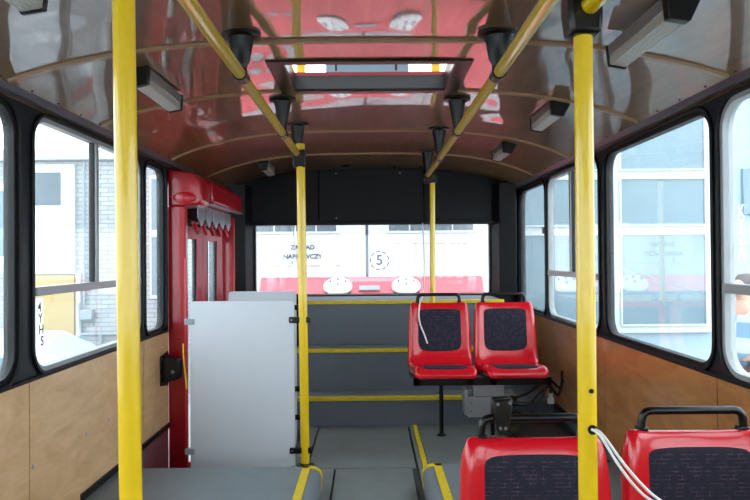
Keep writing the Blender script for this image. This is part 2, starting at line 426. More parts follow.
# side walls with the window band
def win_list(side):
    if side < 0: wl = [(-2.45,-1.38,'s'),(-1.28,-.21,'p'),(-.11,.96,'s'),(1.08,2.20,'p'),(2.33,3.39,'s'),(3.47,3.77,'p')]
    else: wl = [(-2.45,-1.38,'p'),(-1.28,-.21,'s'),(-.11,.98,'p'),(1.10,2.21,'s'),(2.29,3.31,'p'),(3.42,4.40,'s'),(4.47,5.22,'p')]
    return wl
G = .032                       # width of the rubber round each glass
wcount = [0]
for side, nm in ((-1,'left'),(1,'right')):
    xi, xo = side*W, side*(W+.05)
    wl = win_list(side)
    end = 3.85 if side < 0 else YB
    lim = [YF] + [(p[1]+q[0])/2 for p, q in zip(wl[:-1], wl[1:])] + [end]
    mb = MB()
    for (y0, y1, k), a, b in zip(wl, lim[:-1], lim[1:]):
        r = .085 if y1-y0 > .5 else .06
        holed_cell(mb, 'x', xi, xo, (a, b, 1.59, 2.70), grow((y0, y1, GZ0, GZ1, r), G))
    if side < 0:
        mb.box(xo, xi, 3.84, YB, 2.50, 2.70)          # lintel over the door
        mb.box(xo, xi, 5.02, YB, .5, 2.50)
        mb.box(xo, xi, YF, 3.84, .35, 1.59)
    else:
        mb.box(xi, xo, YF, YB, .35, 1.59)
    wall = struct(mb.build('wall_'+nm, 'band'), 'dark painted side wall of the bus with a band of windows')
    # plywood sheets under the windows
    seams = [YF, -1.3, 0, 1.1, 2.27, 3.40, 3.82] if side < 0 else [YF, -1.3, 0, 1.1, 2.24, 3.32, 4.6, YB]
    for a, b in zip(seams[:-1], seams[1:]):
        x0, x1 = sorted((xi, xi-side*.010))
        MB().box(x0, x1, a+.003, b-.003, 1.068, 1.625).build('plywood_panel', 'ply' if side < 0 else 'ply_dark', wall)
    e2 = 3.82 if side < 0 else YB
    x0, x1 = sorted((xi-side*.0005, xi-side*.018))
    MB().box(x0, x1, 2.66 if side < 0 else 1.0, e2, 1.062, 1.095).build('lower_trim', 'blackplastic', wall, bevel=.004)
    MB().box(*sorted((xi-side*.0005, xi-side*.007)), YF, 3.42 if side < 0 else e2, ZN, 1.062).build('kick_plate', 'kick', wall)
    if side < 0: MB().box(*sorted((xi-side*.0005, xi-side*.007)), 3.42, e2, ZN, 1.062).build('kick_plate', 'kickred', wall)
    # cornice channel with bolts along the edge of the ceiling
    ce = YB
    poly = [(xi, 2.596), (xi-side*.034, 2.599), (xi-side*.046, 2.612), (xi-side*.074, 2.640), (xi-side*.076, 2.665), (xi, 2.70)]
    MB().prism(poly, 'y', YF, ce).build('cornice', 'trimgrey', wall, bevel=.003)
    bolt = None
    for i in range(24):
        y = .9+i*.185
        if bolt is None:
            bolt = MB().lathe([(.007,0),(.007,.004),(.004,.006)], (0,0,0), 8, 'x').build('bolt', 'blackplastic', wall, smooth=True); o = bolt
        else:
            o = bolt.copy(); col.objects.link(o)
        o.location = (xi-side*.058, y, 2.623); o.rotation_euler = (0, 0, math.pi if side > 0 else 0)
    # bottom bead under the windows
    MB().box(*sorted((xi-side*.0005, xi-side*.012)), YF, e2, 1.622, 1.636).build('sill_bead', 'rubber', wall, bevel=.003)
    if side < 0:
        for y in (2.27+.02, 2.72, 2.95):
            MB().lathe([(.008,0),(.008,.003),(.005,.004)], (xi+.010, y, 1.325), 10, 'x').build('wall_plug', 'alu', wall, smooth=True)
    # windows
    for (y0, y1, k) in wl:
        wcount[0] += 1
        r = .085 if y1-y0 > .5 else .06
        root = sroot('window_%d' % wcount[0], (xi, (y0+y1)/2, GZ0),
                     ('sliding side window with silver divider, ' if k == 's' else 'fixed single pane side window, ') + nm + ' wall')
        g = (y0, y1, GZ0, GZ1, r)
        inn = rrect(*grow(g, -.002)); mid = rrect(*grow(g, G*.5)); out = rrect(*grow(g, G-.001))
        MB().ring(out, mid, 'x', *sorted((xi-side*.010, xi+side*.045))).build('gasket', 'rubber', root, bevel=.003)
        MB().ring(mid, inn, 'x', *sorted((xi+side*.002, xi+side*.040))).build('inner_frame', 'silver' if k == 's' else 'rubber', root, bevel=.002)
        MB().prism(inn, 'x', *sorted((xi+side*.020, xi+side*.024))).build('pane', 'glass', root)
        if k == 's':
            zt = 1.935
            MB().box(*sorted((xi-side*.006, xi+side*.036)), y0+.002, y1-.002, zt-.016, zt+.016).build('transom', 'silver', root, bevel=.003)
            ym = (y0+y1)/2
            MB().box(*sorted((xi-side*.002, xi+side*.034)), ym-.012, ym+.012, zt+.016, GZ1-.002).build('mullion', 'silver', root, bevel=.002)
            MB().box(*sorted((xi+side*.008, xi+side*.030)), ym-.018, ym-.012, zt+.016, GZ1-.002).build('sliding_seal', 'rubber', root)

# rear wall with its wide window
RX0, RX1, RZ0, RZ1 = -.951, .976, 1.745, 2.321
mb = MB()
holed_cell(mb, 'y', YB, YB+.05, (-1.25, 1.25, 1.70, 2.60), (RX0-.02, RX1+.02, RZ0-.02, RZ1+.02, .02), n=2)
mb.box(-1.25, 1.25, YB, YB+.05, .35, 1.70)
mb.prism([(-1.25,2.60),(1.25,2.60),(1.25,2.70),(.9,2.80),(-.9,2.80),(-1.25,2.70)], 'y', YB, YB+.05)
wb = struct(mb.build('wall_back', 'header'), 'black rear wall of the bus above and around the wide window')
hp = [(x, ceil_z(x)-.004) for x in (1.12,.9,.66,.42)]
MB().prism([(-.42,2.34),(.43,2.34),(.43,ceil_z(.43)-.016),(0,2.762),(-.42,ceil_z(.42)-.016)], 'y', 5.295, YB).build('header_panel', 'header', wb, bevel=.004)
MB().prism([(.436,2.34),(1.10,2.34),(1.10,ceil_z(1.1)-.022),(.92,ceil_z(.92)-.02),(.7,ceil_z(.7)-.02),(.436,ceil_z(.436)-.018)], 'y', 5.305, YB).build('header_panel', 'header', wb, bevel=.004)
MB().prism([(-.426,2.34),(-.426,ceil_z(.426)-.018),(-.7,ceil_z(.7)-.02),(-.92,ceil_z(.92)-.02),(-1.10,ceil_z(1.1)-.022),(-1.10,2.34)], 'y', 5.305, YB).build('header_panel', 'header', wb, bevel=.004)
MB().box(-1.0, 1.02, 5.27, YB, 2.312, 2.34).build('header_lip', 'black', wb, bevel=.004)
for x, z in ((-.28,2.37),(-.28,2.735),(.24,2.735)):
    MB().lathe([(.006,0),(.006,-.004)], (x, 5.295, z), 8, 'y').build('screw', 'screw', wb)
for s, x0, x1 in ((-1, -1.14, RX0-.004), (1, 1.16, RX1+.004)):
    MB().prism([(x0, YB),(x0, 5.16),(x1+s*.05, 5.20),(x1, YB)], 'z', 1.74, 2.64).build('corner_column', 'black', wb, bevel=.006)
wr = sroot('window_20', (0, YB, RZ0), 'wide rear window looking out on a white and red truck')
MB().ring(rrect(RX0-.019,RX1+.019,RZ0-.019,RZ1+.019,.02,3), rrect(RX0+.006,RX1-.006,RZ0+.006,RZ1-.006,.012,3), 'y', YB-.008, YB+.04).build('gasket', 'rubber', wr, bevel=.002)
MB().box(RX0+.004, RX1-.004, YB+.018, YB+.022, RZ0+.004, RZ1-.004).build('pane', 'rearglass', wr)

# front end of the saloon (behind the camera): a closed wall with a windscreen
mb = MB()
holed_cell(mb, 'y', YF-.05, YF, (-1.25, 1.25, 1.3, 2.70), (-1.05, 1.05, 1.55, 2.50, .1))
mb.box(-1.25, 1.25, YF-.05, YF, .35, 1.3).box(-1.25, 1.25, YF-.05, YF, 2.70, 2.80)
struct(mb.build('wall_front', 'band'), 'front end wall behind the camera')
wf = sroot('window_21', (0, YF, 1.55))
MB().box(-1.06, 1.06, YF-.03, YF-.026, 1.54, 2.51).build('pane', 'rearglass', wf)

# floors: boards with joints, low podiums
floor = sroot('floor', (0, 0, ZF), 'worn grey bus floor with plates and joints')
MB().box(-1.2, 1.2, 2.5, 3.12, ZF-.12, ZF-.012).build('under_floor', 'floordark', floor)
MB().box(-.43, 1.2, 3.12, YB, ZF-.12, ZF-.012).build('under_floor', 'floordark', floor)
for (a, b, c, d) in ((-.340, .228, 3.407, 4.25), (-.19, .205, 2.5, 3.395), (-.43, -.352, 3.407, 4.25), (-1.2, -.437, 2.5, 3.12), (-.43, -.20, 2.5, 3.395),
                     (.292, 1.2, 3.1, 4.25), (.240, .262, 2.5, 4.25)):
    MB().box(a, b, c, d, ZF-.012, ZF).build('floor_plate', 'floor', floor, bevel=.002)
MB().box(.262, .290, 3.05, 4.25, ZF-.012, ZF+.006).build('yellow_edge_strip', 'yellow_worn', floor, bevel=.002)
MB().box(-1.2, 1.2, YF, 2.5, ZN-.1, ZN).build('lower_floor', 'floor', floor)
MB().box(-1.2, 1.2, 2.49, 2.5, ZN-.1, ZF-.012).build('floor_riser', 'grey', floor)
# stairwell by the door
MB().box(-1.2, -.43, 3.12, YB, .45, .55).build('stairwell_floor', 'floordark', floor)
MB().box(-.445, -.43, 3.12, 4.25, .55, ZF-.012).build('stairwell_side', 'grey', floor)
MB().box(-1.2, -.43, 3.11, 3.12, .55, ZF-.012).build('stairwell_side', 'grey', floor)

def podium(name, xa, xb, ya, yb, label, s):
    t = struct(thing(name, label, 'podium', ((xa+xb)/2, (ya+yb)/2, ZN)))
    del t['category']
    xe, xw = (xb, xa) if s < 0 else (xa, xb)        # aisle edge of the flat top, wall side
    zb = ZF if ya >= 2.5 else ZN
    roll = [(xe-s*(.058*math.sin(R(a))), ZP-.040*(1-math.cos(R(a)))) for a in range(0, 91, 15)]
    MB().prism([(xw, zb), (xw, ZP)]+roll+[(xe-s*.052, zb)], 'y', ya, yb).build('podium_top', 'podium', t, smooth=True, angle=50)
    MB().prism([(xe+s*.030, ZP-.001), (xe+s*.030, ZP+.004), (xe-s*.006, ZP+.004), (xe-s*.006, ZP-.002)], 'y', ya, yb).build('yellow_edging', 'yellow_worn', t)
    # yellow edge band following the rolled end of the podium down to the floor
    out = [(xe+s*.030, ZP+.004)]+[(xe-s*(.0625*math.sin(R(a))), ZP+.004-.042*(1-math.cos(R(a)))) for a in range(0, 91, 15)]+[(xe-s*.057, max(zb, ZF)+.002)]
    inn = [(xe+s*.030, ZP-.016)]+[(xe-s*(.046*math.sin(R(a))), ZP-.016-.036*(1-math.cos(R(a)))) for a in range(0, 91, 15)]+[(xe-s*.043, max(zb, ZF)+.002)]
    MB().prism(out+inn[::-1], 'y', yb-.03, yb+.003).build('yellow_edging', 'yellow_worn', t, smooth=True)
    return t
podium('podium_left', -1.19, -.30, -2.0, 3.09, 'grey vinyl podium with yellow rolled edge, left of the aisle', -1)
podium('podium_right', .295, 1.19, 2.52, 3.11, 'grey vinyl podium with yellow rolled edge, right of the aisle', 1)

# engine steps across the rear
steps = sroot('floor_steps', (0, 4.25, ZF), 'blue grey stepped engine cover with three yellow nosings')
for (y0, y1, z0, z1) in ((4.25, YB-.002, .55, 1.135), (4.45, YB-.002, 1.135, 1.42), (4.66, YB-.002, 1.42, 1.735)):
    MB().box(-.52, .95, y0, y1, z0, z1).build('riser', 'grey', steps, bevel=.003)
    MB().box(-.52, .95, y0-.012, y0+.035, z1-.020, z1+.004).build('yellow_nosing', 'yellow_worn', steps, bevel=.003)
    if z1 < 1.6: MB().box(-.52, .95, y0+.036, y0+.20, z1, z1+.003).build('tread_plate', 'stepline', steps)
MB().box(-.52, .95, 5.25, YB-.003, 1.735, 1.748).build('rear_ledge', 'blackplastic', steps)

MB().box(.95, 1.188, 4.25, YB-.002, ZF-.01, 1.10).build('side_box', 'grey', steps, bevel=.003)
# ---------------------------------------------------------------- roof hatch
hz = 2.752
t = thing('roof_hatch', 'open roof hatch with black frame in the plywood ceiling', 'roof hatch', (0, (HY0+HY1)/2, hz))
o4 = lambda x, y0, y1: [(x,y1),(-x,y1),(-x,y0),(x,y0)]
MB().ring(o4(HX+.035,HY0-.035,HY1+.03), o4(HX-.028,HY0+.006,HY1-.02), 'z', hz-.012, hz-.003).build('frame', 'blackplastic', t, bevel=.004)
MB().ring(o4(HX-.004,HY0+.004,HY1-.004), o4(HX-.028,HY0+.006,HY1-.02), 'z', hz-.003, hz+.052).build('frame_lining', 'blackplastic', t)
MB().ring(o4(HX+.02,HY0-.02,HY1+.02), o4(HX-.026,HY0+.004,HY1-.022), 'z', hz+.052, hz+.066).build('roof_curb', 'roofred', t)
MB().box(-HX-.03, HX+.03, HY0-.04, HY1+.06, hz+.165, hz+.18).build('lid', 'hatchblue', t, bevel=.005)
for x in (-.29, .27):
    MB().box(x-.012, x+.022, HY1-.02, HY1+.02, hz+.066, hz+.165).build('lid_bracket', 'yellow', t)
MB().box(-.185, .165, HY1+.03, HY1+.036, hz+.066, hz+.165).build('deflector', 'hatchblue', t)
for x in (-.14, .11):
    MB().tube([(x, HY1-.03, hz+.07), (x, HY1-.03, hz+.165)], .005, 8).build('strut', 'blackplastic', t)

# ---------------------------------------------------------------- handrails and poles
RZ = CAMZ+.555; RXX = .39
def rail(s, y1, ybr, label):
    t = thing('ceiling_handrail', label, 'handrail', (s*RXX, 0, RZ), 'ceiling handrails')
    MB().tube([(s*RXX, -1.6, RZ), (s*RXX, y1-.01, RZ), (s*RXX, y1, RZ)], [.018,.018,.012], 18).build('tube', 'yellow', t, smooth=True)
    for y in ybr:
        zc = ceil_z(RXX, y)
        b = MB().lathe([(.018,RZ-.005-zc+.0),(.018,RZ+.03-zc),(.026,-.085),(.036,-.03),(.040,-.016),(.060,-.012),(.060,-.001)], (s*RXX, y, zc), 24).build('bracket', 'blackplastic', t, smooth=True)
        MB().tube([(s*RXX, y-.026, RZ), (s*RXX, y+.026, RZ)], .0225, 18).build('clamp_ring', 'blackplastic', b, smooth=True)
rail(-1, 3.56, (.25, 1.12, 1.97, 2.90, 3.60-.10), 'yellow ceiling handrail on black brackets, left of the roof hatch')
rail(1, 4.56, (.25, 1.12, 1.97, 2.90, 3.66, 4.42), 'yellow ceiling handrail on black brackets, right of the roof hatch')

def pole(x0, y, z0, x1, z1, r, label, top='cap'):
    t = thing('grab_pole', label, 'pole', (x0, y, z0), 'yellow grab poles')
    MB().tube([(x0, y, z0), (x1, y, z1)], r, 24).build('tube', 'yellow', t, smooth=True)
    MB().lathe([(r*2.0,0),(r*2.0,.006),(r*1.2,.012)], (x0, y, z0), 20).build('foot_flange', 'blackplastic', t, smooth=True)
    return t
# left foreground pole, leaning very slightly
p = pole(-.371, 1.02, ZP, -.388, ceil_z(.388, 1.02)-.012, .0172, 'thick yellow grab pole in the left foreground, floor to ceiling')
MB().lathe([(.05,-.001),(.05,-.012),(.03,-.02)], (-.388, 1.02, ceil_z(.388, 1.02)), 20).build('ceiling_flange', 'blackplastic', p, smooth=True)
# right foreground pole with tee joint and two cables
p = pole(.3965, 1.20, ZN, .3965, 2.47, .0172, 'yellow grab pole in front of the near red seats with cables coming out')
MB().prism([(.368,2.455),(.425,2.455),(.427,2.50),(.415,2.60),(.366,2.60),(.362,2.50)], 'y', 1.172, 1.228).build('tee_joint', 'blackplastic', p, bevel=.008)
MB().tube([(.402, 1.19, 2.505), (.402, .9, 2.505)], .017, 18).build('side_rail', 'yellow', p, smooth=True)
for zz in (1.803, 1.733):
    MB().lathe([(.0045 if zz > 1.75 else .009,0),(.0045 if zz > 1.75 else .009,-.003)], (.3985 if zz > 1.75 else .400, 1.20-.0165, zz), 10, 'y').build('hole', 'blackplastic', p)
# rear left pole and rear right pole
p = pole(-.357, 3.46, ZF, -.372, RZ+.015, .0235, 'yellow grab pole holding the pale grey partition panel')
MB().box(-.412, -.344, 3.435, 3.49, RZ-.075, RZ+.02).build('joint', 'blackplastic', p, bevel=.008)
MB().tube([(-.372,3.46,RZ+.01),(-.372,3.46,RZ+.05)], .024, 16).build('joint', 'yellow', p, smooth=True)
p = pole(.4195, 4.50, 1.42, .430, RZ+.02, .0185, 'slim yellow grab pole rising behind the rear red seats')
MB().box(.362, .458, 4.472, 4.528, RZ-.045, RZ+.025).build('joint', 'blackplastic', p, bevel=.008)

# ---------------------------------------------------------------- ceiling lamps
def lamp(x, y0, y1, label):
    s = 1 if x > 0 else -1
    sl = math.atan((ceil_z(abs(x)+.04)-ceil_z(abs(x)-.04))/.08)*s
    zc = ceil_z(x, y0)
    t = thing('ceiling_lamp', label, 'lamp', (x, (y0+y1)/2, zc-.004), 'ceiling lamps')
    def q(u, v): return (x+u*math.cos(sl)-v*math.sin(sl), zc-.004+u*math.sin(sl)+v*math.cos(sl))
    MB().prism([q(-.040,-.0),q(-.030,-.032),q(.030,-.032),q(.040,-.0)], 'y', y0+.03, y1-.012).build('housing', 'alu', t, bevel=.002)
    MB().prism([q(-.030,-.032),q(-.024,-.056),q(.024,-.056),q(.030,-.032)], 'y', y0+.03, y1-.012).build('diffuser', 'ribbed', t, bevel=.003)
    for a, b in ((y0, y0+.03), (y1-.012, y1)):
        MB().prism([q(-.044,.002),q(-.027,-.060),q(.027,-.060),q(.044,.002)], 'y', a, b).build('end_cap', 'blackplastic', t, bevel=.003)
lamp(-.74, .98, 1.42, 'ceiling lamp at top left corner, before the left foreground pole')
lamp(-.80, 2.22, 2.64, 'ceiling lamp just right of the left foreground pole')
lamp(-.77, 4.62, 5.0, 'small far ceiling lamp beside the red door header')
lamp(.757, 1.55, 1.96, 'largest ceiling lamp, upper right above the first right window')
lamp(.82, 2.78, 3.16, 'middle ceiling lamp of the right row')
lamp(.83, 3.86, 4.22, 'farthest ceiling lamp of the right row')

# ---------------------------------------------------------------- seats
PROF = [(-.360,.396),(-.366,.418),(-.350,.440),(-.30,.444),(-.22,.436),(-.13,.424),(-.065,.428),(-.028,.455),(-.012,.52),(0,.60),(.010,.68),(.018,.745),(.026,.778),(.042,.790),(.060,.782),(.066,.74)]
HWID = [.160,.168,.171,.174,.178,.184,.192,.192,.190,.187,.184,.180,.174,.164,.164,.165]
def prof_at(s):
    i = min(int(s), len(PROF)-2); t_ = s-i
    a, b = PROF[i], PROF[i+1]; y = a[0]+(b[0]-a[0])*t_; z = a[1]+(b[1]-a[1])*t_
    hw = HWID[i]+(HWID[i+1]-HWID[i])*t_
    i0, i1 = max(0, i-0), i+1
    ty, tz = PROF[i1][0]-PROF[i0][0], PROF[i1][1]-PROF[i0][1]
    L = math.hypot(ty, tz); return y, z, hw, -tz/L, ty/L        # normal towards the sitter
def make_seat():
    root = thing('bus_seat', 'x', 'seat')
    mb = MB(); v = []; f = []
    vcols = [(-1,-.034),(-1.0,-.012),(-.97,.008),(-.88,.014),(-.72,.004),(-.4,0),(0,0),(.4,0),(.72,.004),(.88,.014),(.97,.008),(1.0,-.012),(1,-.034)]
    nc = len(vcols)
    for i in range(len(PROF)):
        y, z, hw, ny, nz = prof_at(min(i, len(PROF)-1.001))
        k = 1.0 if 3 <= i <= 12 else .35
        for c, d in vcols:
            dd = d*(k if d > 0 else (1 if i <= 12 else .2))
            v.append((c*hw, y+ny*dd, z+nz*dd))
    for i in range(len(PROF)-1):
        for j in range(nc-1): f.append((i*nc+j, i*nc+j+1, (i+1)*nc+j+1, (i+1)*nc+j))
    mb.add(v, f)
    sh = mb.build('shell', 'red', root, smooth=True, angle=180)
    so = sh.modifiers.new('thick', 'SOLIDIFY'); so.thickness = .007; so.offset = 0
    ss = sh.modifiers.new('round', 'SUBSURF'); ss.levels = 1; ss.render_levels = 2
    def cushion(name, s0, s1, wf, h):
        n, mth = 14, 16; v = []; f = []
        for top in (1, 0):
            for i in range(mth+1):
                for j in range(n+1):
                    a = -1+2*i/mth; b = -1+2*j/n
                    # squash the square grid into a rounded rectangle
                    e = 7
                    m_ = (abs(a)**e+abs(b)**e)**(1/e) if (a or b) else 1
                    mx_ = max(abs(a), abs(b)); k = mx_/m_ if m_ else 1
                    a2, b2 = a*k, b*k
                    y, z, hw, ny, nz = prof_at(s0+(s1-s0)*(a2+1)/2)
                    d = h*(1-max(mx_-.82,0)/.18*.75) if top else -.002
                    v.append((b2*wf*.187, y+ny*d, z+nz*d))
        L = (mth+1)*(n+1)
        for i in range(mth):
            for j in range(n):
                a, b, c, d = i*(n+1)+j, i*(n+1)+j+1, (i+1)*(n+1)+j+1, (i+1)*(n+1)+j
                f += [(a,b,c,d), (L+a,L+d,L+c,L+b)]
        bd = [j for j in range(n+1)]+[i*(n+1)+n for i in range(1,mth+1)]+[mth*(n+1)+j for j in range(n-1,-1,-1)]+[i*(n+1) for i in range(mth-1,0,-1)]
        for a, b in zip(bd, bd[1:]+bd[:1]): f.append((a, L+a, L+b, b))
        MB().add(v, f).build(name, 'fabric', root, smooth=True, angle=60)
    cushion('back_cushion', 7.6, 11.3, .86, .010)
    cushion('pan_cushion', 2.35, 5.3, .74, .012)
    hx = .128
    pts = [(-hx-.006,.046,.765)] + [(-hx+.022-.022*math.cos(R(a)), .044, .818+.022*math.sin(R(a))) for a in (0,30,60,90)] + \
          [(hx-.022+.022*math.cos(R(a)), .044, .818+.022*math.sin(R(a))) for a in (90,60,30,0)] + [(hx+.006,.046,.765)]
    MB().tube(pts, .0105, 12).build('grab_handle', 'blackplastic', root, smooth=True, angle=60)
    for x in (-hx, hx):
        MB().box(x-.014, x+.014, .034, .060, .772, .800).build('handle_mount', 'blackplastic', root, bevel=.004)
    return root
seat0 = make_seat()
spots = [((.405, 1.605, ZN+.015), 'near red plastic bus seat behind the right foreground pole'),
         ((.812, 1.605, ZN+.030), 'near red plastic bus seat at the lower right corner'),
         ((.414, 3.97, ZF+.025), 'rear red plastic bus seat with a white cable hanging over it'),
         ((.815, 3.97, ZF+.025), 'rear red plastic bus seat next to the right side wall')]
seats = []
for i, (loc, lab) in enumerate(spots):
    o = seat0 if i == 0 else copy_tree(seat0)
    o.location = loc; o['label'] = lab; o['group'] = 'red bus seats'; seats.append(o)
def seat_frame(y, z, zbase, legx, label):
    t = thing('seat_frame', label, 'seat frame', (.61, y, z), 'black seat frames')
    MB().box(.23, 1.0, y-.33, y-.29, z+.352, z+.396).build('front_bar', 'blackplastic', t, bevel=.004)
    MB().box(.23, 1.0, y+.02, y+.06, z+.345, z+.402).build('rear_bar', 'blackplastic', t, bevel=.004)
    for x in (.25, .55, .68, .99): MB().box(x-.015, x+.015, y-.33, y+.04, z+.352, z+.398).build('cross_bar', 'blackplastic', t)
    lg = MB().tube([(legx, y+.04, zbase), (legx, y+.04, z+.35)], .013, 14).build('leg', 'blackplastic', t, smooth=True)
    MB().lathe([(.03,0),(.03,.006),(.016,.014)], (legx, y+.04, zbase), 16).build('foot', 'blackplastic', lg, smooth=True)
    MB().tube([(.74, y+.04, zbase), (.74, y+.04, z+.35)], .013, 14).build('leg', 'blackplastic', t, smooth=True)
seat_frame(1.605, ZN+.015, ZN, .42, 'black frame under the two near red seats')
seat_frame(3.97+.0, ZF+.025, ZF, .425, 'black frame with single leg under the two rear red seats')

# black clamp bracket gripping the near seat handle
t = thing('clamp_bracket', 'black plastic clamp bracket fixed on the near seat handle', 'bracket', (.325, 1.648, 1.60))
MB().prism([(.300,1.690),(.350,1.694),(.345,1.640),(.336,1.615),(.312,1.613),(.306,1.640)], 'y', 1.618, 1.634).build('front_plate', 'blackplastic', t, bevel=.004)
MB().prism([(.304,1.688),(.352,1.690),(.350,1.66),(.338,1.618),(.314,1.618),(.304,1.65)], 'y', 1.664, 1.678).build('back_plate', 'blackplastic', t, bevel=.004)
MB().box(.318, .338, 1.634, 1.664, 1.600, 1.622).build('clamp_block', 'blackplastic', t, bevel=.003)
for x, z in ((.312,1.682),(.342,1.684),(.318,1.622),(.331,1.622)):
    MB().lathe([(.004,0),(.004,-.003)], (x, 1.618, z), 10, 'y').build('screw', 'screw', t)

def bez(ctrl, n=24):
    ctrl = [Vector(c) for c in ctrl]; pts = []
    P = [ctrl[0]]+ctrl+[ctrl[-1]]
    for i in range(1, len(P)-2):
        for k in range(n):
            u = k/n; a, b, c, d = P[i-1:i+3]
            pts.append(.5*((2*b)+(c-a)*u+(2*a-5*b+4*c-d)*u*u+(3*b-a-3*c+d)*u**3))
    pts.append(ctrl[-1]); return pts
for k, lab in ((0, 'white cable leaving the right foreground pole, upper of two'), (1, 'white cable leaving the right foreground pole, lower of two')):
    dx = .006*k
    o = MB().tube(bez([(.403-dx, 1.186, 1.734), (.414-dx, 1.165, 1.726), (.450-dx*1.4, 1.16, 1.675-.004*k), (.492-dx*2, 1.16, 1.628-.004*k), (.55-dx*2, 1.17, 1.58), (.60, 1.19, 1.50-.02*k), (.62, 1.19, 1.35)], 10), .0026, 10).build('cable', 'cable', None, smooth=True)
    tag(o, lab, 'cable', 'white cables from the pole')
o = MB().tube(bez([(.42, 5.262, 2.325), (.43, 5.24, 2.0), (.37, 4.6, 1.86), (.318, 4.05, 1.80), (.298, 4.00, 1.768), (.287, 3.955, 1.70), (.295, 3.945, 1.64), (.318, 3.938, 1.58), (.337, 3.935, 1.525)], 10), .0045, 10).build('cable', 'cable', None, smooth=True)
tag(o, 'long white cable hanging from the rear window over the red seat', 'cable')
o = MB().tube(bez([(-.64, 5.325, 2.318), (-.61, 5.322, 2.05), (-.575, 5.32, 1.78)], 10), .0022, 8).build('cable', 'cable', None, smooth=True)
tag(o, 'thin pale cable running down the rear window glass', 'cable')

# ---------------------------------------------------------------- white partition panels
def panel(x0, x1, y, z0, z1, px, pr, clampz, label, left_clamps):
    t = thing('partition_panel', label, 'panel', ((x0+x1)/2, y, z0), 'pale grey partition panels')
    MB().prism(rrect(x0, x1, z0, z1, .02, 4), 'y', y-.006, y+.006).build('sheet', 'panel', t, bevel=.0015)
    for z in clampz:
        c = MB().box(x1-.028, px+pr+.010, y-.016, y+.016, z-.016, z+.016).build('clamp', 'blackplastic', t, bevel=.004)
        MB().lathe([(.005,0),(.005,-.004)], (x1-.014, y-.016, z), 8, 'y').build('screw', 'screw', c)
    for z in left_clamps:
        MB().box(x0-.028, x0+.022, y-.014, y+.014, z-.016, z+.016).build('clip', 'tin', t, bevel=.003)
    return t
panel(-.963, -.410, 3.46, .86, 1.822, -.357, .0235, (1.72, 1.03), 'large pale grey partition panel clamped to the yellow pole', (1.715, 1.03))
panel(-.89, -.468, 4.06, .70, 1.842, -.428, .015, (1.74, 1.235, 1.06), 'pale grey partition panel just behind the front one, only its top showing', ())
pt = thing('grab_pole', 'short yellow pole partly hidden behind the partition pole', 'pole', (-.428, 4.06, ZF), 'yellow grab poles')
MB().tube([(-.428, 4.06, ZF), (-.428, 4.06, 1.84), (-.428, 4.06, 1.85)], [.015,.015,.01], 16).build('tube', 'yellow', pt, smooth=True)
MB().tube([(-.428, 4.06, ZF), (-.428, 4.06, ZF+.10)], .019, 16).build('foot_socket', 'blackplastic', pt, smooth=True)
pt = thing('door_post', 'thin red post holding the left edge of the partition', 'post', (-.984, 3.46, .55), None)
MB().tube([(-.984, 3.46, .55), (-.984, 3.46, 2.05)], .007, 12).build('tube', 'redpaint', pt, smooth=True)
MB().lathe([(.02,0),(.02,.006),(.012,.01)], (-.984, 3.46, .55), 12).build('foot_flange', 'redpaint', pt, smooth=True)
o = MB().tube(bez([(-.996, 3.445, 1.60), (-.993, 3.44, 1.53), (-.986, 3.442, 1.45), (-.978, 3.445, 1.36)], 8), .004, 8).build('strap', 'yellow', None, smooth=True)
tag(o, 'thin yellow cord beside the left edge of the partition', 'cord')

# ---------------------------------------------------------------- red folding door
d = sroot('door_1', (-1.15, 4.4, .55), 'red folding bus door with glazed leaves and header box')
MB().box(-1.2, -1.095, 3.845, 3.895, .55, 2.36).build('door_jamb', 'redpaint', d, bevel=.006)
MB().box(-1.2, -1.05, 4.985, 5.03, .55, 2.36).build('door_jamb', 'redpaint', d, bevel=.006)
MB().prism([(-1.2,2.355),(-1.015,2.37),(-1.0,2.39),(-1.0,2.50),(-1.05,2.56),(-1.2,2.58)], 'y', 3.845, 4.06).build('header_box', 'redpaint', d, bevel=.012)
_b = MB().lathe([(.07,0),(.066,-.008),(.045,-.014),(.01,-.016)], (0, 0, 0), 20, 'y'); _b.v = [(p[0]-1.10, p[1]+3.846, p[2]*.5+2.41) for p in _b.v]
_b.build('header_bulge', 'redpaint', d, smooth=True)
MB().prism([(-1.2,2.40),(-1.01,2.392),(-.985,2.40),(-.99,2.515),(-1.07,2.575),(-1.2,2.58)], 'y', 4.065, 4.98).build('header_cover', 'redpaint', d, bevel=.010)
MB().box(-1.03, -.978, 4.07, 4.98, 2.383, 2.394).build('header_edge', 'alu', d, bevel=.002)
MB().box(-1.20, -1.185, 3.895, 4.985, 2.26, 2.42).build('mechanism_back', 'header', d)
for i in range(5):
    y = 3.98+i*.19
    MB().prism([(y,2.38),(y+.165,2.38),(y+.165,2.30),(y+.09,2.25),(y,2.30)], 'x', -1.062, -1.056).build('mechanism_plate', 'alu', d, bevel=.001)
MB().tube([(-1.09, 3.93, 2.275), (-1.09, 4.95, 2.275)], .010, 10).build('mechanism_shaft', 'blackplastic', d, smooth=True)
for i in range(5):
    MB().tube([(-1.09, 4.0+i*.2, 2.275), (-1.075, 4.05+i*.2, 2.21)], .014, 8).build('mechanism_arm', 'redpaint', d, smooth=True)
